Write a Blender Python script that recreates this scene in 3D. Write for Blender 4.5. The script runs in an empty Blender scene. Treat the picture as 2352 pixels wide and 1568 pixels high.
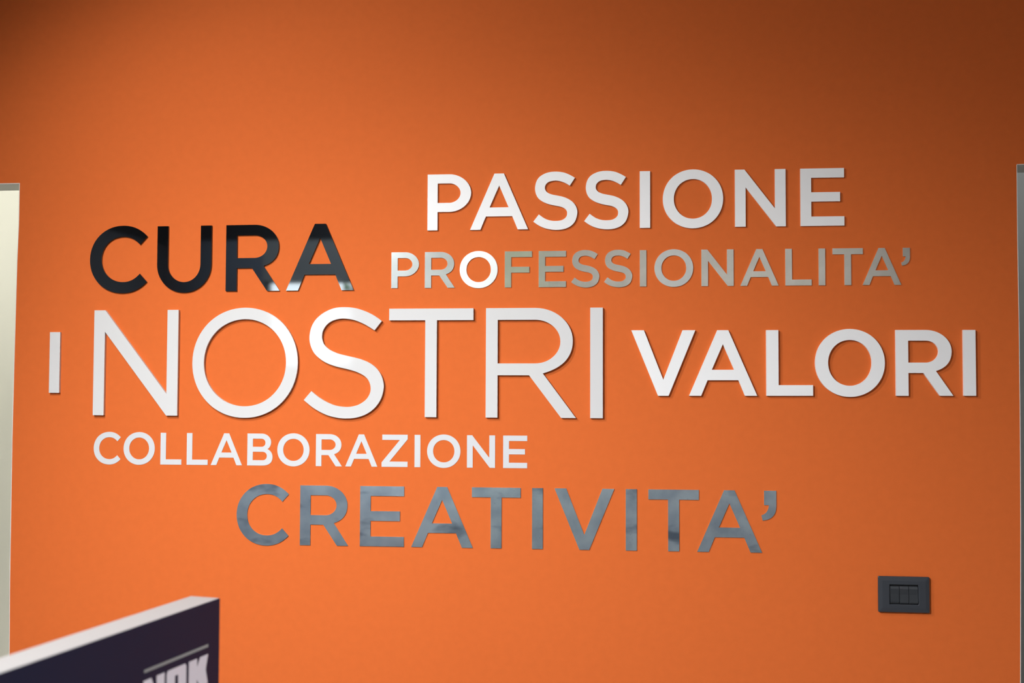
import bpy, bmesh, math, random
from mathutils import Vector, Matrix, Euler
from mathutils.geometry import tessellate_polygon

random.seed(4)
SC = bpy.context.scene
COL = SC.collection

# ------------------------------------------------------------------ camera
D = 2.4827
EYE = 1.6208
cam_data = bpy.data.cameras.new('camera')
cam_data.lens = 38.0
cam_data.sensor_width = 36.0
cam_data.clip_start = 0.05
cam = bpy.data.objects.new('camera', cam_data)
COL.objects.link(cam)
yaw, pitch, roll = 0.10432, 0.03747, -0.00331
rm = Matrix.Rotation(yaw, 3, 'Z') @ Matrix.Rotation(pitch, 3, 'X') @ Matrix.Rotation(roll, 3, 'Y') @ Matrix.Rotation(math.pi / 2, 3, 'X')
cam.matrix_world = Matrix.Translation((0, -D, EYE)) @ rm.to_4x4()
cam_data.dof.use_dof = True
cam_data.dof.focus_distance = 2.46
cam_data.dof.aperture_fstop = 2.7
SC.camera = cam

# ------------------------------------------------------------------ view, world, lights
SC.view_settings.view_transform = 'Standard'
SC.view_settings.look = 'None'
SC.view_settings.gamma = 1.0
SC.view_settings.use_curve_mapping = False
SC.view_settings.exposure = 0.0
SC.cycles.max_bounces = 8
SC.cycles.use_denoising = True

world = bpy.data.worlds.new('sky')
SC.world = world
world.use_nodes = True
bg = world.node_tree.nodes['Background']
bg.inputs[0].default_value = (0.80, 0.92, 1.0, 1)
bg.inputs[1].default_value = 6.0


def light(name, kind, loc, aim, watts, colour=(1, 1, 1), **kw):
    d = bpy.data.lights.new(name, kind)
    d.energy = watts
    d.color = colour
    for k, v in kw.items():
        setattr(d, k, v)
    o = bpy.data.objects.new(name, d)
    COL.objects.link(o)
    o.location = loc
    v = Vector(aim) - Vector(loc)
    o.rotation_euler = v.to_track_quat('-Z', 'Y').to_euler()
    return o


KEY = light('spot_lamp_near_wall', 'SPOT', (-1.34, -1.20, 2.75), (-0.045, 0, 0.30), 97, (1, 0.97, 0.93),
            spot_size=2 * 1.156, spot_blend=1.0, shadow_soft_size=0.09)
FILL = light('wall_fill_spot', 'SPOT', (-1.271, -2.34, 2.60), (0.12, 0, -0.6), 352, (0.97, 0.98, 1.0),
             spot_size=2 * 0.825, spot_blend=1.0, shadow_soft_size=0.10)  # unseen spot, added and aimed to shape the brightness falloff on the wall
BACK_FILL = light('back_wall_fill', 'AREA', (0.5, -4.3, 3.10), (0.5, -5.2, 1.6), 13, (1, 0.98, 0.95),
             shape='RECTANGLE', size=2.6, size_y=0.25, spread=math.radians(110))  # added out of view to light the window wall for the reflections
AMBIENT_FILL = light('ambient_fill_overhead', 'AREA', (1.0, -3.0, 3.17), (1.0, -3.0, 0.0), 14, (1, 0.985, 0.96),
              shape='RECTANGLE', size=1.6, size_y=0.6)  # invented overhead source, lifts the ambient level on the letter wall
WASH = light('window_wall_fill', 'SPOT', (-1.9, -3.9, 3.05), (-2.25, -5.2, 2.5), 62, (0.62, 0.82, 1.0),
             spot_size=math.radians(70), spot_blend=0.7, shadow_soft_size=0.05)  # extra unseen spot, brightens the wall area mirrored in the black letters
BOARD_FILL = light('board_fill_spot', 'SPOT', (2.6, -2.2, 2.9), (-0.70, -1.05, 1.15), 420, (0.90, 0.94, 1.0),
              spot_size=math.radians(19), spot_blend=0.9, shadow_soft_size=0.06)  # unseen spot added so the printed face and its lettering come out brighter
CORR_FILL = light('corridor_fill_right', 'AREA', (1.3, 0.7, 2.8), (1.3, 1.3, 0.0), 2.8, (1, 1, 1),
              shape='RECTANGLE', size=0.8, size_y=0.3)  # added source to lift the right-hand corridor, no fixture known there
CORR = light('corridor_lamp', 'AREA', (-2.25, 0.30, 2.70), (-2.3, 1.3, 0.4), 13, (1, 0.99, 0.90),
             shape='RECTANGLE', size=0.5, size_y=0.3)
PORTAL = light('window_daylight_portal', 'AREA', (-2.294, -5.26, 2.03), (-2.294, 0, 2.03), 1,
               shape='RECTANGLE', size=0.70, size_y=0.66)
PORTAL.data.cycles.is_portal = True
PORTAL2 = light('blind_daylight_portal', 'AREA', (-1.32, -5.30, 1.80), (-1.32, 0, 1.80), 1,
                shape='RECTANGLE', size=0.84, size_y=1.60)
PORTAL2.data.cycles.is_portal = True


# ------------------------------------------------------------------ materials
def mat(name, base, rough=0.5, metal=0.0, ior=1.5, spec=None, coat=0.0, coat_rough=0.05):
    m = bpy.data.materials.new(name)
    m.use_nodes = True
    p = m.node_tree.nodes['Principled BSDF']
    p.inputs['Base Color'].default_value = (*base, 1)
    p.inputs['Roughness'].default_value = rough
    p.inputs['Metallic'].default_value = metal
    p.inputs['IOR'].default_value = ior
    if spec is not None:
        p.inputs['Specular IOR Level'].default_value = spec
    p.inputs['Coat Weight'].default_value = coat
    p.inputs['Coat Roughness'].default_value = coat_rough
    return m


def nodes(m):
    return m.node_tree.nodes, m.node_tree.links, m.node_tree.nodes['Principled BSDF']


def noise_bump(m, scale, strength, dist=0.001, detail=4):
    n, l, p = nodes(m)
    tc = n.new('ShaderNodeTexCoord')
    t = n.new('ShaderNodeTexNoise')
    t.inputs['Scale'].default_value = scale
    t.inputs['Detail'].default_value = detail
    b = n.new('ShaderNodeBump')
    b.inputs['Strength'].default_value = strength
    b.inputs['Distance'].default_value = dist
    l.new(tc.outputs['Object'], t.inputs['Vector'])
    l.new(t.outputs['Fac'], b.inputs['Height'])
    l.new(b.outputs['Normal'], p.inputs['Normal'])
    return tc


def noise_colour(m, scale, c0, c1, lo=0.3, hi=0.7, detail=3, stretch=None):
    n, l, p = nodes(m)
    tc = n.new('ShaderNodeTexCoord')
    t = n.new('ShaderNodeTexNoise')
    t.inputs['Scale'].default_value = scale
    t.inputs['Detail'].default_value = detail
    if stretch:
        mp = n.new('ShaderNodeMapping')
        mp.inputs['Scale'].default_value = stretch
        l.new(tc.outputs['Object'], mp.inputs['Vector'])
        l.new(mp.outputs['Vector'], t.inputs['Vector'])
    else:
        l.new(tc.outputs['Object'], t.inputs['Vector'])
    r = n.new('ShaderNodeValToRGB')
    r.color_ramp.elements[0].position = lo
    r.color_ramp.elements[1].position = hi
    r.color_ramp.elements[0].color = (*c0, 1)
    r.color_ramp.elements[1].color = (*c1, 1)
    l.new(t.outputs['Fac'], r.inputs['Fac'])
    l.new(r.outputs['Color'], p.inputs['Base Color'])
    return r, tc


M = {}
M['orange'] = mat('orange_wall_paint', (0.66, 0.138, 0.0285), 0.8, spec=0.15)
noise_colour(M['orange'], 55, (0.645, 0.135, 0.0278), (0.675, 0.141, 0.0292))
noise_bump(M['orange'], 900, 0.12, 0.0006)
M['reveal'] = mat('grey_white_reveal_paint', (0.84, 0.82, 0.76), 0.7)
M['white_paint'] = mat('off_white_wall_paint', (0.80, 0.79, 0.72), 0.7)
noise_bump(M['white_paint'], 500, 0.1, 0.0005)
M['room_paint'] = mat('warm_grey_wall_paint', (0.52, 0.525, 0.50), 0.7)
M['dark_wall'] = mat('slate_grey_wall_paint', (0.28, 0.33, 0.40), 0.6)
M['dark_band'] = mat('black_reflection_band', (0.012, 0.012, 0.014), 0.6)  # for the added bands that turn the letter reflections black
M['green'] = mat('pale_green_strip', (0.64, 0.83, 0.50), 0.6)  # for the added strip mirrored in the steel F
M['corridor_dark'] = mat('dark_grey_corridor_paint', (0.52, 0.54, 0.53), 0.7)
M['ceiling'] = mat('white_ceiling_paint', (0.70, 0.70, 0.69), 0.8)
M['floor'] = mat('grey_floor_covering', (0.30, 0.31, 0.31), 0.45)
noise_colour(M['floor'], 9, (0.27, 0.28, 0.28), (0.33, 0.34, 0.34))
M['bead'] = mat('white_corner_bead', (0.80, 0.79, 0.76), 0.5)
M['white_gloss'] = mat('white_gloss_acrylic', (0.65, 0.655, 0.66), 0.045, ior=1.45)
M['white_satin'] = mat('white_satin_acrylic', (0.85, 0.86, 0.87), 0.34, ior=1.45, spec=0.3)
M['white_vinyl'] = mat('white_matt_board', (0.61, 0.625, 0.65), 0.55, ior=1.4)
M['black_gloss'] = mat('black_mirror_acrylic', (0.004, 0.0042, 0.005), 0.03, ior=2.4)
M['steel'] = mat('brushed_light_steel', (0.86, 0.86, 0.82), 0.14, metal=1.0)
r_, tc_ = noise_colour(M['steel'], 30, (0.80, 0.805, 0.77), (0.89, 0.89, 0.86), 0.35, 0.65, 4)
M['steel_bright_o'] = mat('satin_steel_bright_o', (0.78, 0.81, 0.80), 0.27, metal=0.75)  # for the O's: part-diffuse steel imitating a bright reflection
M['raw_steel'] = mat('raw_blue_grey_steel', (0.40, 0.50, 0.60), 0.24, metal=0.90)


def raw_steel():
    """cold-rolled sheet: cloudy tone, dark stains and pin-prick spots"""
    n, l, p = nodes(M['raw_steel'])
    tc = n.new('ShaderNodeTexCoord')
    g = n.new('ShaderNodeNewGeometry')
    a = n.new('ShaderNodeTexNoise'); a.inputs['Scale'].default_value = 16; a.inputs['Detail'].default_value = 5
    ra = n.new('ShaderNodeValToRGB')
    ra.color_ramp.elements[0].position = 0.36; ra.color_ramp.elements[0].color = (0.46, 0.59, 0.73, 1)
    ra.color_ramp.elements[1].position = 0.62; ra.color_ramp.elements[1].color = (0.66, 0.82, 0.96, 1)
    b = n.new('ShaderNodeTexNoise'); b.inputs['Scale'].default_value = 14; b.inputs['Detail'].default_value = 3
    mp = n.new('ShaderNodeMapping'); mp.inputs['Scale'].default_value = (0.7, 1, 1.6); mp.inputs['Location'].default_value = (3.1, 0, 7.7)
    rb = n.new('ShaderNodeValToRGB')
    rb.color_ramp.elements[0].position = 0.58; rb.color_ramp.elements[0].color = (1, 1, 1, 1)
    rb.color_ramp.elements[1].position = 0.72; rb.color_ramp.elements[1].color = (0.42, 0.44, 0.48, 1)
    v = n.new('ShaderNodeTexVoronoi'); v.inputs['Scale'].default_value = 85; v.inputs['Randomness'].default_value = 1.0
    wn = n.new('ShaderNodeTexNoise'); wn.inputs['Scale'].default_value = 23
    sub = n.new('ShaderNodeMath'); sub.operation = 'SUBTRACT'
    rc = n.new('ShaderNodeValToRGB')
    rc.color_ramp.elements[0].position = 0.0; rc.color_ramp.elements[0].color = (0.4, 0.42, 0.45, 1)
    rc.color_ramp.elements[1].position = 0.10; rc.color_ramp.elements[1].color = (1, 1, 1, 1)
    m1 = n.new('ShaderNodeMix'); m1.data_type = 'RGBA'; m1.blend_type = 'MULTIPLY'; m1.inputs[0].default_value = 1
    m2 = n.new('ShaderNodeMix'); m2.data_type = 'RGBA'; m2.blend_type = 'MULTIPLY'; m2.inputs[0].default_value = 1
    pos = g.outputs['Position']
    l.new(pos, a.inputs['Vector']); l.new(pos, mp.inputs['Vector']); l.new(mp.outputs[0], b.inputs['Vector'])
    l.new(pos, v.inputs['Vector']); l.new(pos, wn.inputs['Vector'])
    l.new(a.outputs['Fac'], ra.inputs['Fac']); l.new(b.outputs['Fac'], rb.inputs['Fac'])
    mul = n.new('ShaderNodeMath'); mul.operation = 'MULTIPLY_ADD'; mul.inputs[1].default_value = -3.0; mul.inputs[2].default_value = 1.56
    l.new(wn.outputs['Fac'], mul.inputs[0])
    add = n.new('ShaderNodeMath'); add.operation = 'ADD'; add.use_clamp = True
    mx = n.new('ShaderNodeMath'); mx.operation = 'MAXIMUM'; mx.inputs[1].default_value = 0
    l.new(mul.outputs[0], mx.inputs[0])
    l.new(v.outputs['Distance'], add.inputs[0]); l.new(mx.outputs[0], add.inputs[1])
    l.new(add.outputs[0], rc.inputs['Fac'])
    l.new(ra.outputs[0], m1.inputs[6]); l.new(rb.outputs[0], m1.inputs[7])
    l.new(m1.outputs[2], m2.inputs[6]); l.new(rc.outputs[0], m2.inputs[7])
    l.new(m2.outputs[2], p.inputs['Base Color'])


raw_steel()
M['plate'] = mat('anthracite_switch_plate', (0.037, 0.042, 0.052), 0.38)
M['rocker'] = mat('anthracite_rocker', (0.030, 0.034, 0.040), 0.42)
M['switch_gap'] = mat('black_switch_support', (0.006, 0.006, 0.008), 0.6)
M['navy'] = mat('navy_printed_face', (0.005, 0.012, 0.033), 0.5, spec=0.25)
M['board_white'] = mat('white_board_edge', (0.255, 0.253, 0.25), 0.6)
M['print_white'] = mat('white_print', (0.62, 0.60, 0.64), 0.6)
M['print_grey'] = mat('grey_green_print', (0.24, 0.26, 0.25), 0.6)
M['frame'] = mat('dark_window_frame', (0.02, 0.022, 0.025), 0.4)
M['leaf'] = mat('green_leaves', (0.06, 0.22, 0.03), 0.6)
M['ground'] = mat('outdoor_paving', (0.30, 0.30, 0.28), 0.8)
M['blind'] = bpy.data.materials.new('white_added_blind')
M['blind'].use_nodes = True
_n, _l = M['blind'].node_tree.nodes, M['blind'].node_tree.links
_n.clear()
_o = _n.new('ShaderNodeOutputMaterial'); _mx = _n.new('ShaderNodeMixShader'); _t = _n.new('ShaderNodeBsdfTranslucent'); _d = _n.new('ShaderNodeBsdfDiffuse')
_t.inputs[0].default_value = (0.54, 0.54, 0.51, 1); _d.inputs[0].default_value = (0.8, 0.8, 0.78, 1); _mx.inputs[0].default_value = 0.5
_l.new(_t.outputs[0], _mx.inputs[1]); _l.new(_d.outputs[0], _mx.inputs[2]); _l.new(_mx.outputs[0], _o.inputs[0])


# ------------------------------------------------------------------ helpers
def link(name, me, m=None, parent=None, loc=(0, 0, 0)):
    o = bpy.data.objects.new(name, me)
    COL.objects.link(o)
    o.location = loc
    if m is not None:
        me.materials.append(m)
    if parent is not None:
        o.parent = parent
    return o


def tag(o, label=None, cat=None, group=None, kind=None):
    if label: o['label'] = label
    if cat: o['category'] = cat
    if group: o['group'] = group
    if kind: o['kind'] = kind
    return o


def empty(name, loc, rz=0.0):
    o = bpy.data.objects.new(name, None)
    COL.objects.link(o)
    o.location = loc
    o.rotation_euler = (0, 0, rz)
    o.empty_display_size = 0.1
    return o


def box_bm(x0, x1, y0, y1, z0, z1, bm=None, bevel=0.0):
    bm = bm or bmesh.new()
    r = bmesh.ops.create_cube(bm, size=1.0)
    for v in r['verts']:
        v.co = Vector(((x0 + x1) / 2 + v.co.x * (x1 - x0), (y0 + y1) / 2 + v.co.y * (y1 - y0), (z0 + z1) / 2 + v.co.z * (z1 - z0)))
    if bevel:
        es = {e for v in r['verts'] for e in v.link_edges}
        bmesh.ops.bevel(bm, geom=list(es), offset=bevel, segments=2, affect='EDGES', profile=0.5)
    return bm


def to_mesh(bm, name):
    bmesh.ops.recalc_face_normals(bm, faces=bm.faces[:])
    me = bpy.data.meshes.new(name)
    bm.to_mesh(me)
    bm.free()
    return me


def struct(name, boxes, m, kind='structure'):
    bm = bmesh.new()
    for b in boxes:
        box_bm(*b, bm=bm)
    o = link(name, to_mesh(bm, name), m)
    o['kind'] = kind
    return o


def extrude_xz(contours, y_front, y_back, name):
    """flat outline with holes in the xz plane -> solid plate; returns mesh"""
    bm = bmesh.new()
    rings_f, rings_b = [], []
    for c in contours:
        rings_f.append([bm.verts.new((x, y_front, z)) for x, z in c])
        rings_b.append([bm.verts.new((x, y_back, z)) for x, z in c])
    flat_f = [v for r in rings_f for v in r]
    flat_b = [v for r in rings_b for v in r]
    tris = tessellate_polygon([[Vector((x, z, 0)) for x, z in c] for c in contours])
    for t in tris:
        if len(set(t)) < 3:
            continue
        try:
            bm.faces.new([flat_f[i] for i in t])
            bm.faces.new([flat_b[i] for i in reversed(t)])
        except ValueError:
            pass
    for rf, rb in zip(rings_f, rings_b):
        n = len(rf)
        for i in range(n):
            bm.faces.new((rf[i], rf[(i + 1) % n], rb[(i + 1) % n], rb[i]))
    return to_mesh(bm, name)


# ------------------------------------------------------------------ letter outlines (x, z with cap height 1, width w)
K = 0.5523


def bez(p0, p1, p2, p3, n=14):
    out = []
    for i in range(1, n + 1):
        t = i / n; u = 1 - t
        out.append((u**3 * p0[0] + 3 * u*u*t * p1[0] + 3 * u*t*t * p2[0] + t**3 * p3[0],
                    u**3 * p0[1] + 3 * u*u*t * p1[1] + 3 * u*t*t * p2[1] + t**3 * p3[1]))
    return out


def quarter(p0, p1, first, k=K, n=14):
    """quarter ellipse from p0 to p1; first = 'h' leaves p0 horizontally, 'v' vertically"""
    if first == 'h':
        c0 = (p0[0] + (p1[0] - p0[0]) * k, p0[1]); c1 = (p1[0], p1[1] + (p0[1] - p1[1]) * k)
    else:
        c0 = (p0[0], p0[1] + (p1[1] - p0[1]) * k); c1 = (p1[0] + (p0[0] - p1[0]) * k, p1[1])
    return bez(p0, c0, c1, p1, n)


def ellipse(x0, x1, z0, z1, k=0.565, n=18):
    xm, zm = (x0 + x1) / 2, (z0 + z1) / 2
    p = quarter((xm, z1), (x1, zm), 'h', k, n)
    p += quarter((x1, zm), (xm, z0), 'v', k, n)
    p += quarter((xm, z0), (x0, zm), 'h', k, n)
    p += quarter((x0, zm), (xm, z1), 'v', k, n)
    return p


def spline(pts, n=4):
    """open Catmull-Rom through pts"""
    out = [pts[0]]
    for i in range(len(pts) - 1):
        a = pts[max(i - 1, 0)]; b = pts[i]; c = pts[i + 1]; d = pts[min(i + 2, len(pts) - 1)]
        for j in range(1, n + 1):
            t = j / n
            out.append(tuple(0.5 * (2 * b[q] + (c[q] - a[q]) * t + (2 * a[q] - 5 * b[q] + 4 * c[q] - d[q]) * t * t
                                    + (3 * b[q] - a[q] - 3 * c[q] + d[q]) * t ** 3) for q in (0, 1)))
    return out


S_BOLD = [
    [(768, 238), (700, 198), (620, 163), (545, 147), (465, 142), (380, 150), (300, 176), (230, 222), (185, 292), (167, 385), (180, 470), (220, 540), (290, 592), (380, 629), (470, 650), (560, 669), (618, 698), (647, 735), (652, 768), (645, 808), (615, 845), (560, 872), (480, 880), (400, 872), (315, 842), (225, 780)],
    [(142, 888), (230, 948), (340, 993), (480, 1014), (600, 1003), (700, 962), (772, 885), (805, 765), (790, 680), (745, 610), (680, 560), (600, 524), (510, 502), (425, 484), (360, 457), (325, 420), (317, 380), (330, 333), (378, 292), (460, 276), (540, 284), (620, 313), (692, 355)],
    (142, 808, 142, 1014)]
S_LIGHT = [
    [(1060, 257), (975, 195), (870, 140), (740, 97), (600, 82), (465, 95), (340, 150), (240, 235), (183, 340), (163, 460), (180, 565), (225, 655), (300, 728), (390, 782), (500, 822), (620, 850), (745, 885), (850, 938), (908, 1005), (930, 1095), (912, 1175), (862, 1242), (785, 1293), (700, 1318), (620, 1323), (500, 1308), (390, 1265), (288, 1205), (193, 1130)],
    [(100, 1240), (220, 1337), (370, 1418), (500, 1455), (620, 1467), (755, 1455), (880, 1410), (985, 1330), (1058, 1218), (1090, 1085), (1077, 980), (1035, 888), (965, 812), (870, 756), (760, 718), (640, 690), (520, 659), (420, 614), (352, 553), (326, 492), (320, 440), (330, 378), (370, 310), (430, 260), (510, 232), (600, 225), (725, 245), (850, 298), (972, 372)],
    (100, 1090, 82, 1467)]
OV = 0.017


def glyph(ch, w, s, b, light=False):
    """list of outlines; w width, s upright stroke, b level stroke, all in cap heights"""
    if ch == 'I':
        return [[(0, 0), (0, 1), (w, 1), (w, 0)]]
    if ch == 'L':
        return [[(0, 0), (0, 1), (s, 1), (s, b), (w, b), (w, 0)]]
    if ch == 'T':
        a, c = (w - s) / 2, (w + s) / 2
        return [[(a, 0), (a, 1 - b), (0, 1 - b), (0, 1), (w, 1), (w, 1 - b), (c, 1 - b), (c, 0)]]
    if ch == 'E':
        return [[(0, 0), (0, 1), (w, 1), (w, 1 - b), (s, 1 - b), (s, 0.5 + b / 2 + 0.004), (w * 0.907, 0.5 + b / 2 + 0.004), (w * 0.907, 0.5 - b / 2 + 0.004),
                 (s, 0.5 - b / 2 + 0.004), (s, b), (w, b), (w, 0)]]
    if ch == 'F':
        return [[(0, 0), (0, 1), (w, 1), (w, 1 - b), (s, 1 - b), (s, 0.57), (w * 0.907, 0.57), (w * 0.907, 0.57 - b), (s, 0.57 - b), (s, 0)]]
    if ch == 'N':
        y = 0.205 if light else 0.31
        a = s if light else s * 0.90
        return [[(0, 0), (0, 1), (a, 1), (w - s, y), (w - s, 1), (w, 1), (w, 0), (w - a, 0), (s, 1 - y), (s, 0)]]
    if ch == 'V':
        return [[(0, 1), (w * 0.198, 1), (w * 0.5, 0.243), (w * 0.802, 1), (w, 1), (w * 0.583, 0), (w * 0.417, 0)]]
    if ch == 'A':
        return [[(0, 0), (w * 0.419, 1), (w * 0.581, 1), (w, 0), (w * 0.822, 0), (w * 0.727, 0.237), (w * 0.273, 0.237), (w * 0.178, 0)],
                [(w * 0.336, 0.396), (w * 0.664, 0.396), (w * 0.5, 0.787)]]
    if ch == 'Z':
        return [[(w * 0.02, 1), (w, 1), (w, 0.86), (w * 0.30, b), (w, b), (w, 0), (0, 0), (0, 0.14), (w * 0.70, 1 - b), (w * 0.02, 1 - b)]]
    if ch == 'O':
        so = s * (1.04 if light else 1.05); bo = b * (1.0 if light else 1.04)
        return [ellipse(0, w, -OV, 1 + OV), ellipse(so, w - so, -OV + bo, 1 + OV - bo)]
    if ch == 'C':
        H = 1 + 2 * OV
        f = lambda x, y: (x * w, 1 + OV - y * H)
        p = [f(1.0, 0.165)]
        p += bez(f(1.0, 0.165), f(0.885, 0.055), f(0.745, 0.0), f(0.575, 0.0))
        p += bez(f(0.575, 0.0), f(0.245, 0.0), f(0.0, 0.215), f(0.0, 0.5))
        p += bez(f(0.0, 0.5), f(0.0, 0.785), f(0.245, 1.0), f(0.575, 1.0))
        p += bez(f(0.575, 1.0), f(0.745, 1.0), f(0.885, 0.945), f(1.0, 0.835))
        p += [f(0.875, 0.715)]
        p += bez(f(0.875, 0.715), f(0.79, 0.80), f(0.695, 0.836), f(0.585, 0.836))
        p += bez(f(0.585, 0.836), f(0.365, 0.836), f(0.206, 0.695), f(0.206, 0.5))
        p += bez(f(0.206, 0.5), f(0.206, 0.305), f(0.365, 0.164), f(0.585, 0.164))
        p += bez(f(0.585, 0.164), f(0.695, 0.164), f(0.79, 0.20), f(0.875, 0.285))
        return [p]
    if ch == 'S':
        a, c, (x0, x1, y0, y1) = S_LIGHT if light else S_BOLD
        H = 1 + 2 * OV
        q = spline(a) + spline(c)
        return [[((x - x0) / (x1 - x0) * w, 1 + OV - (y - y0) / (y1 - y0) * H) for x, y in q]]
    if ch == 'U':
        z = 0.415
        p = [(0, 1), (s, 1), (s, z)] + quarter((s, z), (w / 2, -OV + b * 1.02), 'v', 0.56) + quarter((w / 2, -OV + b * 1.02), (w - s, z), 'h', 0.56)
        p += [(w - s, 1), (w, 1), (w, z)] + quarter((w, z), (w / 2, -OV), 'v', 0.56) + quarter((w / 2, -OV), (0, z), 'h', 0.56)
        return [p]
    if ch == 'P':
        lo = 0.327; m = (1 + lo) / 2; xs = 0.50 * w
        o = [(0, 0), (0, 1), (xs, 1)] + quarter((xs, 1), (w, m), 'h', 0.54) + quarter((w, m), (xs, lo), 'v', 0.54) + [(s, lo), (s, 0)]
        r = w - s * 1.04; zi = lo + b
        mi = (1 - b + zi) / 2
        i = [(s, 1 - b), (s, zi), (xs, zi)] + quarter((xs, zi), (r, mi), 'h', 0.54) + quarter((r, mi), (xs, 1 - b), 'v', 0.54)
        return [o, i]
    if ch == 'R':
        lo = 0.386 if light else 0.346
        br = w * (0.965 if light else 0.978)
        xs = w * (0.55 if light else 0.53)
        zi = lo + b - (0.0 if light else 0.004)
        m = 0.70 if light else 0.678
        j = (w * 0.634, 0.404) if light else (w * 0.70, 0.376)
        lt = w * (0.482 if light else 0.483)
        lb = w * (0.837 if light else 0.765)
        o = [(0, 0), (0, 1), (xs, 1)] + quarter((xs, 1), (br, m), 'h', 0.55)
        o += bez((br, m), (br, m - (m - lo) * 0.50), (j[0] + (br - j[0]) * 0.62, j[1] + 0.045), j)
        o += [(w, 0), (lb, 0), (lt, lo), (s, lo), (s, 0)]
        r = br - s * 1.04; mi = (1 - b + zi) / 2
        i = [(s, 1 - b), (s, zi), (xs, zi)] + quarter((xs, zi), (r, mi), 'h', 0.55) + quarter((r, mi), (xs, 1 - b), 'v', 0.55)
        return [o, i]
    if ch == 'B':
        o = [(0, 0), (0, 1), (w * 0.57, 1)] + quarter((w * 0.57, 1), (w * 0.94, 0.735), 'h', 0.55)
        o += bez((w * 0.94, 0.735), (w * 0.94, 0.63), (w * 0.875, 0.545), (w * 0.79, 0.515))
        o += bez((w * 0.79, 0.515), (w * 0.92, 0.475), (w, 0.385), (w, 0.265))
        o += bez((w, 0.265), (w, 0.10), (w * 0.87, 0), (w * 0.61, 0))
        i1 = [(s, 0.84), (s, 0.585), (w * 0.55, 0.585)] + quarter((w * 0.55, 0.585), (w * 0.715, 0.7125), 'h', 0.6) + quarter((w * 0.715, 0.7125), (w * 0.55, 0.84), 'v', 0.6)
        i2 = [(s, 0.43), (s, 0.166), (w * 0.60, 0.166)] + quarter((w * 0.60, 0.166), (w * 0.775, 0.298), 'h', 0.6) + quarter((w * 0.775, 0.298), (w * 0.60, 0.43), 'v', 0.6)
        return [o, i1, i2]
    if ch == "'":
        f = lambda x, y: ((x - 1873) / 232 * w, 1 - (y - 246) / 806)
        p = [f(1915, 246), f(2105, 246), f(2105, 440)]
        p += bez(f(2105, 440), f(2105, 560), f(2030, 625), f(1890, 634))
        p += [f(1873, 566)]
        p += bez(f(1873, 566), f(1945, 550), f(1982, 505), f(1989, 434))
        p += [f(1915, 434)]
        return [p]
    raise ValueError(ch)


# ------------------------------------------------------------------ the room shell
ZC = 3.2
TW = 0.095
lj = [(-1.4703, 2.1015), (-1.4702, 2.00), (-1.4725, 1.91), (-1.4745, 1.70), (-1.4757, 1.48), (-1.4750, 1.27), (-1.4742, 1.12), (-1.472, 0.97), (-1.472, 0.0)]
rj = [(0.8642, 2.1055), (0.8637, 1.93), (0.8642, 1.765), (0.8639, 1.574), (0.8618, 1.317), (0.8590, 1.128), (0.8565, 0.97), (0.8565, 0.0)]
LX0, RX1 = -2.42, 1.80
outline = [(-3.4, 0), (-3.4, ZC), (2.9, ZC), (2.9, 0), (RX1, 0), (RX1, 2.1075)] + rj + lj[::-1] + [(LX0, 2.1000), (LX0, 0)]
me = extrude_xz([outline], 0.0, TW, 'wall_back')
wall = link('wall_back', me, M['orange'])
me.materials.append(M['reveal'])
for p in me.polygons:
    if p.normal.y > -0.9:
        p.material_index = 1
wall['kind'] = 'structure'
wall['label'] = 'orange painted wall carrying the word letters'


def bead(name, pts, dx):
    bm = bmesh.new()
    wv = 0.0013
    prev = None
    for x, z in pts:
        vs = [bm.verts.new((x - dx * wv, -0.0004, z)), bm.verts.new((x, -0.0004, z)), bm.verts.new((x, 0.003, z)), bm.verts.new((x - dx * wv, 0.003, z))]
        if prev:
            for i in range(4):
                bm.faces.new((prev[i], prev[(i + 1) % 4], vs[(i + 1) % 4], vs[i]))
        else:
            bm.faces.new(vs)
        prev = vs
    bm.faces.new(prev[::-1])
    o = link(name, to_mesh(bm, name), M['bead'])
    o['kind'] = 'structure'
    return o


bead('trim_1', lj, -1)
bead('trim_2', rj, 1)
struct('trim_3', [(LX0, -1.4697, -0.0004, 0.003, 2.1005, 2.1018)], M['bead'])
struct('trim_4', [(0.8637, RX1, -0.0004, 0.003, 2.1055, 2.1068)], M['bead'])

YB = -5.20
struct('floor', [(-3.6, 3.1, YB - 0.2, 1.65, -0.06, 0.0)], M['floor'])
struct('ceiling', [(-3.6, 3.1, YB - 0.2, 1.65, ZC, ZC + 0.06)], M['ceiling'])
struct('wall_left', [(-3.5, -3.4, YB - 0.2, TW, 0, ZC)], M['dark_wall'])
struct('wall_right', [(2.9, 3.0, YB - 0.2, TW, 0, ZC)], M['room_paint'])
# corridor behind the sign wall
struct('wall_corridor_left', [(-3.5, 0.0, 1.30, 1.36, 0, ZC)], M['white_paint'])
struct('wall_corridor_right', [(0.0, 3.0, 1.30, 1.36, 0, ZC)], M['corridor_dark'])
struct('wall_corridor_end', [(-3.5, -3.44, TW, 1.30, 0, ZC), (2.94, 3.0, TW, 1.30, 0, ZC)], M['white_paint'])
struct('wall_corridor_divider', [(-0.05, 0.05, TW, 1.30, 0, ZC)], M['corridor_dark'])

struct('floor_corridor_bounce', [(-3.44, -0.05, TW, 1.30, 0.0, 0.012)], M['white_paint'])  # pale overlay, added to bounce light up at the left soffit
struct('wall_left_dark_band', [(-3.4, -3.37, YB, -2.0, 2.62, ZC)], M['dark_band'])  # unseen dark band, added to blacken the reflection in the C
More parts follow.
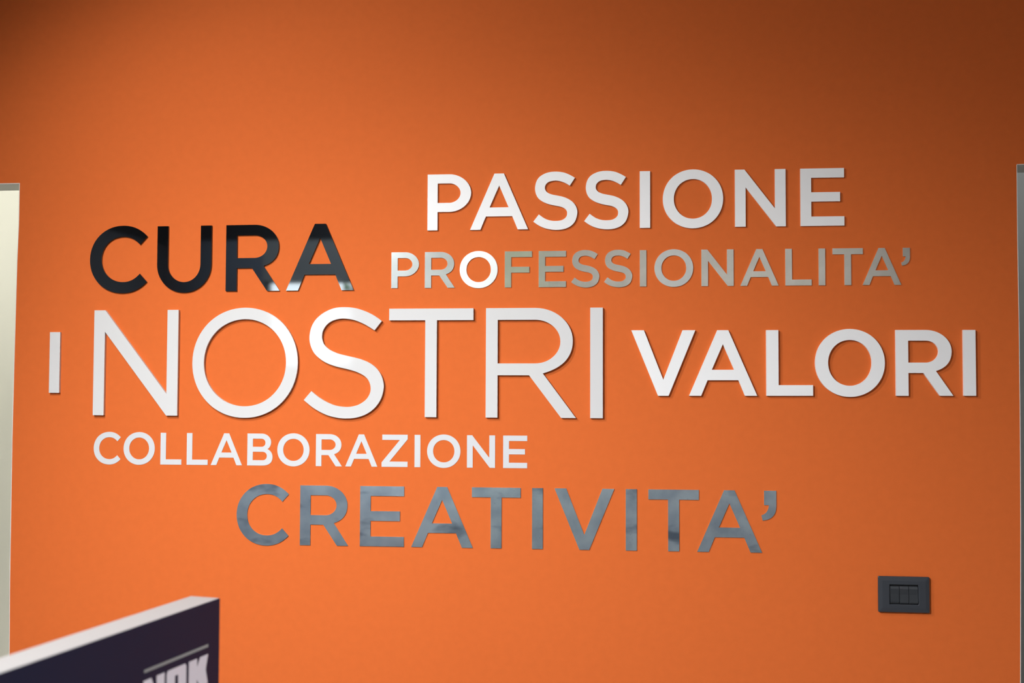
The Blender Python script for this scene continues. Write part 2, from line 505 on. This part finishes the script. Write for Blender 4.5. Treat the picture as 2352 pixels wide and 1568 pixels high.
# window wall behind the camera
W1 = (-2.642, -1.946, 1.70, 2.36)
W2 = (-1.736, -0.90, 1.00, 2.60)  # unseen second window, added to whiten reflections in the steel letters
struct('wall_front_left', [(-3.4, W1[0], YB - 0.12, YB, 0, 2.66)], M['dark_wall'])
struct('wall_front', [(W1[0], W1[1], YB - 0.12, YB, 0, W1[2]), (W1[0], W1[1], YB - 0.12, YB, W1[3], 2.66), (W1[1], W2[0], YB - 0.12, YB, 0, 2.66),
                      (W2[0], W2[1], YB - 0.12, YB, 0, W2[2]), (W2[0], W2[1], YB - 0.12, YB, W2[3], ZC), (W2[1], 2.9, YB - 0.12, YB, 0, ZC)], M['room_paint'])
struct('wall_front_dark_band', [(-3.4, W2[0], YB - 0.12, YB + 0.02, 2.66, ZC)], M['dark_band'])  # made-up dark band, gives the black letters their dark upper reflection
struct('added_green_strip', [(-0.90, -0.66, YB, YB + 0.05, 0, ZC)], M['green'])  # invented strip, puts the greenish reflection into the steel F
for i, (x0, x1, z0, z1) in enumerate((W1, W2)):
    t = 0.035
    struct('window_%d' % (i + 1), [(x0, x0 + t, YB - 0.09, YB - 0.03, z0, z1), (x1 - t, x1, YB - 0.09, YB - 0.03, z0, z1),
                                   (x0, x1, YB - 0.09, YB - 0.03, z0, z0 + t), (x0, x1, YB - 0.09, YB - 0.03, z1 - t * 0.5, z1)], M['frame'])

# word, thickness in metres, letters: (glyph, left x, base z, cap z, right x, base z, cap z) on the wall
WORDS = [
    ('CURA', 0.004, [
        ('C', -1.284, 1.8334, 1.9907, -1.1404, 1.8338, 1.9912), ('U', -1.1152, 1.8339, 1.9912, -0.9806, 1.8343, 1.9917),
        ('R', -0.9448, 1.8344, 1.9918, -0.8126, 1.8347, 1.9922), ('A', -0.7971, 1.8348, 1.9923, -0.6338, 1.8352, 1.9928),
    ]),
    ('PASSIONE', 0.0045, [
        ('P', -0.4591, 1.9737, 2.1048, -0.3564, 1.9737, 2.1047), ('A', -0.3585, 1.9737, 2.1047, -0.223, 1.9738, 2.1046),
        ('S', -0.2109, 1.9738, 2.1046, -0.1088, 1.9738, 2.1045), ('S', -0.0936, 1.9738, 2.1045, 0.0081, 1.9739, 2.1044),
        ('I', 0.0336, 1.9739, 2.1044, 0.0572, 1.9739, 2.1044), ('O', 0.0859, 1.9739, 2.1044, 0.2218, 1.974, 2.1043),
        ('N', 0.2482, 1.974, 2.1042, 0.3609, 1.974, 2.1041), ('E', 0.3936, 1.974, 2.1041, 0.4897, 1.9741, 2.104),
    ]),
    ("PROFESSIONALITA'", 0.002, [
        ('P', -0.5445, 1.8394, 1.9234, -0.4788, 1.8394, 1.9234), ('R', -0.465, 1.8394, 1.9234, -0.3942, 1.8395, 1.9234),
        ('O', -0.3827, 1.8395, 1.9234, -0.2939, 1.8396, 1.9233), ('F', -0.2772, 1.8396, 1.9233, -0.2139, 1.8396, 1.9233),
        ('E', -0.1984, 1.8396, 1.9233, -0.1351, 1.8397, 1.9233), ('S', -0.1235, 1.8397, 1.9233, -0.0584, 1.8397, 1.9233),
        ('S', -0.0482, 1.8397, 1.9233, 0.0167, 1.8398, 1.9232), ('I', 0.0335, 1.8398, 1.9232, 0.0485, 1.8398, 1.9232),
        ('O', 0.0667, 1.8398, 1.9232, 0.1542, 1.8399, 1.9232), ('N', 0.1725, 1.8399, 1.9232, 0.2448, 1.84, 1.9232),
        ('A', 0.2595, 1.84, 1.9232, 0.3447, 1.84, 1.9231), ('L', 0.3593, 1.8401, 1.9231, 0.4174, 1.8401, 1.9231),
        ('I', 0.4327, 1.8401, 1.9231, 0.4475, 1.8401, 1.9231), ('T', 0.4633, 1.8401, 1.9231, 0.5299, 1.8402, 1.9231),
        ('A', 0.5286, 1.8402, 1.9231, 0.6127, 1.8402, 1.923), ("'", 0.6129, 1.8402, 1.923, 0.632, 1.8403, 1.923),
    ]),
    ('I', 0.0065, [
        ('I', -1.3806, 1.5912, 1.7374, -1.3545, 1.5913, 1.7374),
    ]),
    ('NOSTRI', 0.0075, [
        ('N', -1.2685, 1.5382, 1.7896, -1.0584, 1.5384, 1.79), ('O', -1.0226, 1.5384, 1.79, -0.7655, 1.5386, 1.7905),
        ('S', -0.7501, 1.5386, 1.7905, -0.5594, 1.5388, 1.7908), ('T', -0.5476, 1.5388, 1.7908, -0.3492, 1.5389, 1.7911),
        ('R', -0.3198, 1.5389, 1.7912, -0.1119, 1.5391, 1.7915), ('I', -0.0793, 1.5391, 1.7916, -0.0506, 1.5391, 1.7916),
    ]),
    ('VALORI', 0.007, [
        ('V', 0.0141, 1.5904, 1.7396, 0.1582, 1.5911, 1.7395), ('A', 0.1439, 1.591, 1.7395, 0.2952, 1.5917, 1.7394),
        ('L', 0.3157, 1.5918, 1.7394, 0.418, 1.5923, 1.7393), ('O', 0.423, 1.5923, 1.7393, 0.5743, 1.593, 1.7392),
        ('R', 0.5981, 1.5931, 1.7392, 0.7203, 1.5937, 1.7391), ('I', 0.7426, 1.5938, 1.7391, 0.7688, 1.5939, 1.739),
    ]),
    ('COLLABORAZIONE', 0.0008, [
        ('C', -1.2678, 1.4217, 1.4971, -1.2004, 1.4218, 1.4971), ('O', -1.193, 1.4218, 1.4971, -1.1153, 1.4219, 1.4972),
        ('L', -1.1011, 1.4219, 1.4972, -1.0491, 1.422, 1.4972), ('L', -1.0361, 1.422, 1.4972, -0.9843, 1.4221, 1.4972),
        ('A', -0.9768, 1.4221, 1.4972, -0.9002, 1.4222, 1.4973), ('B', -0.8876, 1.4222, 1.4973, -0.8262, 1.4223, 1.4973),
        ('O', -0.8147, 1.4223, 1.4973, -0.7369, 1.4224, 1.4974), ('R', -0.7216, 1.4224, 1.4974, -0.6591, 1.4225, 1.4974),
        ('A', -0.651, 1.4225, 1.4974, -0.5744, 1.4226, 1.4975), ('Z', -0.5645, 1.4226, 1.4975, -0.503, 1.4227, 1.4975),
        ('I', -0.4867, 1.4227, 1.4975, -0.473, 1.4228, 1.4975), ('O', -0.4572, 1.4228, 1.4975, -0.3789, 1.4229, 1.4976),
        ('N', -0.3637, 1.4229, 1.4976, -0.2983, 1.423, 1.4976), ('E', -0.2795, 1.423, 1.4976, -0.2239, 1.4231, 1.4977),
    ]),
    ("CREATIVITA'", 0.0018, [
        ('C', -0.9114, 1.2374, 1.3769, -0.7852, 1.2378, 1.3771), ('R', -0.7578, 1.2379, 1.3772, -0.642, 1.2382, 1.3774),
        ('E', -0.6144, 1.2383, 1.3775, -0.5103, 1.2386, 1.3777), ('A', -0.4931, 1.2387, 1.3777, -0.3489, 1.2391, 1.378),
        ('T', -0.3517, 1.2391, 1.378, -0.2387, 1.2394, 1.3782), ('I', -0.2123, 1.2395, 1.3782, -0.1875, 1.2395, 1.3783),
        ('V', -0.161, 1.2396, 1.3783, -0.0246, 1.24, 1.3786), ('I', 0.0011, 1.2401, 1.3786, 0.0263, 1.2402, 1.3787),
        ('T', 0.0522, 1.2402, 1.3787, 0.1654, 1.2406, 1.379), ('A', 0.1613, 1.2405, 1.379, 0.3048, 1.241, 1.3792),
        ("'", 0.3037, 1.241, 1.3792, 0.3367, 1.2411, 1.3793),
    ]),
]

# ------------------------------------------------------------------ the words on the wall
#            material       stem   bar    light  look
STYLE = {
    'CURA': ('black_gloss', 0.172, 0.157, False, 'mirror-black', 'top left'),
    'PASSIONE': ('white_satin', 0.182, 0.162, False, 'white', ''),
    "PROFESSIONALITA'": ('steel', 0.180, 0.162, False, 'silver steel', ''),
    'I': ('white_gloss', 0.18, 0.162, False, 'white', ''),
    'NOSTRI': ('white_gloss', 0.1085, 0.108, True, 'large thin-stroked white', ''),
    'VALORI': ('white_satin', 0.183, 0.162, False, 'white', ''),
    'COLLABORAZIONE': ('white_vinyl', 0.180, 0.165, False, 'small flat white', ''),
    "CREATIVITA'": ('raw_steel', 0.180, 0.163, False, 'blue-grey steel', ''),
}
GROUP = {
    'CURA': 'glossy black letters of the word CURA', 'PASSIONE': 'white letters of the word PASSIONE',
    "PROFESSIONALITA'": "silver letters of the word PROFESSIONALITA'", 'I': None,
    'NOSTRI': 'large white letters of the word NOSTRI', 'VALORI': 'white letters of the word VALORI',
    'COLLABORAZIONE': 'small white letters of the word COLLABORAZIONE', "CREATIVITA'": "blue-grey letters of the word CREATIVITA'",
}
ORD = ['first', 'second', 'third']
TILT = {}          # small mounting tilts, degrees: (about x, about z)


def make_letter(word, idx, ch, rec, thick):
    mname, s, b, light, look, _ = STYLE[word]
    x0, zb0, zc0, x1, zb1, zc1 = rec
    w = x1 - x0
    H = ((zc0 - zb0) + (zc1 - zb1)) / 2
    cs = glyph(ch, w / H, s, b, light)
    cx, cz = (x0 + x1) / 2, (zb0 + zb1 + zc0 + zc1) / 4
    out = []
    for c in cs:
        r = []
        for u, v in c:
            fu = u * H / w
            zb = zb0 + (zb1 - zb0) * fu
            zt = zc0 + (zc1 - zc0) * fu
            r.append((x0 + u * H - cx, zb + (zt - zb) * v - cz))
        out.append(r)
    me = extrude_xz(out, -thick, 0.0, 'letter')
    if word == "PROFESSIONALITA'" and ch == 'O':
        mname = 'steel_bright_o'  # bright reflection of the O's put into their material
    o = link('wall_letter' if ch != "'" else 'wall_apostrophe', me, M[mname], None, (cx, 0, cz))
    t = TILT.get((word, idx))
    if t:
        # tilted on its adhesive pads: back edge still touches the wall
        o.rotation_euler = (math.radians(t[0]), 0, math.radians(t[1]))
        back = max(abs(math.tan(math.radians(t[0])) * H / 2), 0) + abs(math.tan(math.radians(t[1])) * w / 2)
        o.location.y = -back
    n = [q[0] for q in WORD[word]].count(ch)
    which = '' if n == 1 else ORD[[q[0] for q in WORD[word]][:idx].count(ch)] + ' '
    nm = 'apostrophe' if ch == "'" else 'letter ' + ch
    if word == 'I':
        lab = 'white letter I standing alone, leftmost on the orange wall'
    elif n == 1:
        lab = '%s %s %s the word %s on the orange wall' % (look, nm, 'ending' if ch == "'" else 'in', word)
    else:
        lab = '%s %s, the %s one in the word %s' % (look, nm, which.strip(), word)
    return tag(o, lab, 'apostrophe' if ch == "'" else 'letter', GROUP[word])


WORD = {w: r for w, t, r in WORDS}
for word, thick, rec in WORDS:
    for i, r in enumerate(rec):
        make_letter(word, i, r[0], r[1:], thick)

# ------------------------------------------------------------------ light switch
sw = empty('light_switch', (0.6103, 0.0, 1.1562))
sw.rotation_euler = (0, 0.0, 0)
tag(sw, 'anthracite rectangular wall switch plate with three rockers on the orange wall', 'light switch')


def rrect(x0, x1, z0, z1, r, n=5):
    p = []
    for cx, cz, a0 in ((x1 - r, z1 - r, 90), (x1 - r, z0 + r, 0), (x0 + r, z0 + r, -90), (x0 + r, z1 - r, -180)):
        for i in range(n + 1):
            a = math.radians(a0 - 90 * i / n)
            p.append((cx + r * math.cos(a), cz + r * math.sin(a)))
    return p


def loft(rings, name, cap_last=False):
    """bridge equal-length rings of (x, y, z)"""
    bm = bmesh.new()
    vr = [[bm.verts.new(v) for v in r] for r in rings]
    for a, b2 in zip(vr, vr[1:]):
        n = len(a)
        for i in range(n):
            bm.faces.new((a[i], a[(i + 1) % n], b2[(i + 1) % n], b2[i]))
    if cap_last:
        bm.faces.new(vr[-1])
    return to_mesh(bm, name)


R3 = lambda x0, x1, z0, z1, r, y: [(x, y, z) for x, z in rrect(x0, x1, z0, z1, r)]
HX, HZ = 0.0550, 0.0394
plate = loft([R3(-HX + .002, HX - .002, -HZ + .002, HZ - .002, .002, 0), R3(-HX, HX, -HZ, HZ, .0022, -.0035), R3(-HX + .0003, HX - .0003, -HZ + .0003, HZ - .0003, .0022, -.0062),
              R3(-HX + .0012, HX - .0012, -HZ + .0012, HZ - .0012, .0022, -.0070), R3(-.046, .046, -.030, .030, .0022, -.0084),
              R3(-.0318, .0318, -.0226, .0226, .0012, -.0086), R3(-.0308, .0308, -.0216, .0216, .0010, -.0080), R3(-.0305, .0305, -.0213, .0213, .0010, -.0030)], 'cover_plate')
link('cover_plate', plate, M['plate'], sw)
link('support_frame', to_mesh(box_bm(-.0309, .0309, -.0036, -.0005, -.0217, .0217), 'support_frame'), M['switch_gap'], sw)


def rocker_mesh(low_lip):
    prof = [(-.0195, -.0030), (-.0195, -.0078), (-.0188, -.0084), (-.0155, -.0094), (-.0145, -.0091), (0.0, -.0078), (.0125, -.0090), (.0172, -.0074), (.0180, -.0062), (.0180, -.0030)]
    if low_lip:
        prof = [(-.0195, -.0030), (-.0195, -.0066), (-.0178, -.0070), (-.0172, -.0088), (-.0150, -.0092), (-.0142, -.0076), (0.0, -.0078), (.0130, -.0090), (.0172, -.0078), (.0180, -.0062), (.0180, -.0030)]
    bm = bmesh.new()
    h = .00955
    a = [bm.verts.new((-h, y, z)) for z, y in prof]
    b2 = [bm.verts.new((h, y, z)) for z, y in prof]
    for i in range(len(prof)):
        j = (i + 1) % len(prof)
        bm.faces.new((a[i], a[j], b2[j], b2[i]))
    bm.faces.new(a)
    bm.faces.new(b2[::-1])
    bmesh.ops.bevel(bm, geom=[e for e in bm.edges if abs(e.verts[0].co.x - e.verts[1].co.x) < 1e-6 and min(e.verts[0].co.y, e.verts[1].co.y) < -.0035], offset=.0004, segments=1, affect='EDGES')
    return to_mesh(bm, 'rocker')


rk0, rk1 = rocker_mesh(True), rocker_mesh(False)
link('rocker', rk0, M['rocker'], sw, (-.0200, 0, 0))
r1 = link('rocker', rk1, M['rocker'], sw, (0.0, 0, 0))
r2 = r1.copy(); COL.objects.link(r2); r2.parent = sw; r2.location = (.0200, 0, 0)

# ------------------------------------------------------------------ display board in the foreground
ang = math.atan2(-0.981, -0.195)          # local +x runs from the right-hand edge towards the viewer's left
ds = empty('display_board', (-0.6508, -0.7813, 0.0), ang)
tag(ds, 'thick white display board with a navy printed face, standing in the near left corner', 'display board')
TOP = 1.2708
LEN, TH = 0.86, 0.0545
# local frame: x along the board, y = into its thickness (left side of travel is -y), z up
sgn = -1.0   # thickness lies towards local -y
link('board_core', to_mesh(box_bm(0, LEN, sgn * TH, -0.0015, 0.012, TOP, bevel=.0008), 'board_core'), M['board_white'], ds)
link('printed_face', to_mesh(box_bm(0.0004, LEN - .0004, -0.0015, 0.0, 0.013, TOP - .0004), 'printed_face'), M['navy'], ds)
link('base_plate', to_mesh(box_bm(-0.02, LEN + 0.02, sgn * (TH + 0.10), 0.10, 0.0, 0.012, bevel=.002), 'base_plate'), M['board_white'], ds)
link('printed_stripe', to_mesh(box_bm(0.0325, 0.1958, 0.0, 0.0003, TOP - 0.0705, TOP - 0.0660), 'printed_stripe'), M['print_grey'], ds)
HB = 0.0455
ZL = TOP - 0.0815 - HB


def flat_letter(contours, s_left, width):
    """outline in x 0..1 (left to right as read), z 0..1 -> thin print on the face; reading direction is local -x"""
    cs = [[(s_left - x * width, ZL + z * HB) for x, z in c] for c in contours]
    me = extrude_xz(cs, 0.0003, 0.0, 'printed_letter')
    return link('printed_letter', me, M['print_white'], ds)


flat_letter([[(0, 0), (0, 1), (.36, 1), (.62, .46), (.62, 1), (1, 1), (1, 0), (.64, 0), (.38, .54), (.38, 0)]], .1972, .0505)
flat_letter([[(.06, 0), (0, .1), (0, .9), (.06, 1), (.94, 1), (1, .9), (1, .1), (.94, 0)], [(.42, .26), (.42, .74), (.58, .74), (.58, .26)]], .1414, .0500)
flat_letter([[(0, 0), (0, 1), (.42, 1), (.42, .70), (.58, 1), (1, 1), (.88, .5), (1, 0), (.58, 0), (.42, .30), (.42, 0)]], .0846, .0520)

# ------------------------------------------------------------------ outside the window (seen only as reflections in the letters)
bl = link('added_blind', to_mesh(box_bm(W2[0] + .01, W2[1] - .01, YB - 0.024, YB - 0.022, W2[2], W2[3] - 0.01), 'added_blind'), M['blind'])  # added blind, sets how bright the second window reflects
bl['kind'] = 'structure'


def leaf_cluster(n, cx, cy, cz, r):
    bm = bmesh.new()
    for _ in range(n):
        c = Vector((cx + random.gauss(0, r), cy + random.gauss(0, r * 0.7), cz + random.gauss(0, r)))
        rot = Euler((random.uniform(0, 6.28), random.uniform(0, 6.28), random.uniform(0, 6.28))).to_matrix()
        L_, W_ = 0.055, 0.02
        vs = [bm.verts.new(c + rot @ Vector(p)) for p in ((0, 0, 0), (W_, L_ * 0.45, 0.004), (0, L_, 0), (-W_, L_ * 0.45, 0.004))]
        bm.faces.new(vs)
    return to_mesh(bm, 'foliage')


win = bpy.data.objects['window_1']
fo = link('foliage', leaf_cluster(150, -1.99, YB - 0.30, 2.25, 0.055), M['leaf'], win)
fo['kind'] = 'stuff'
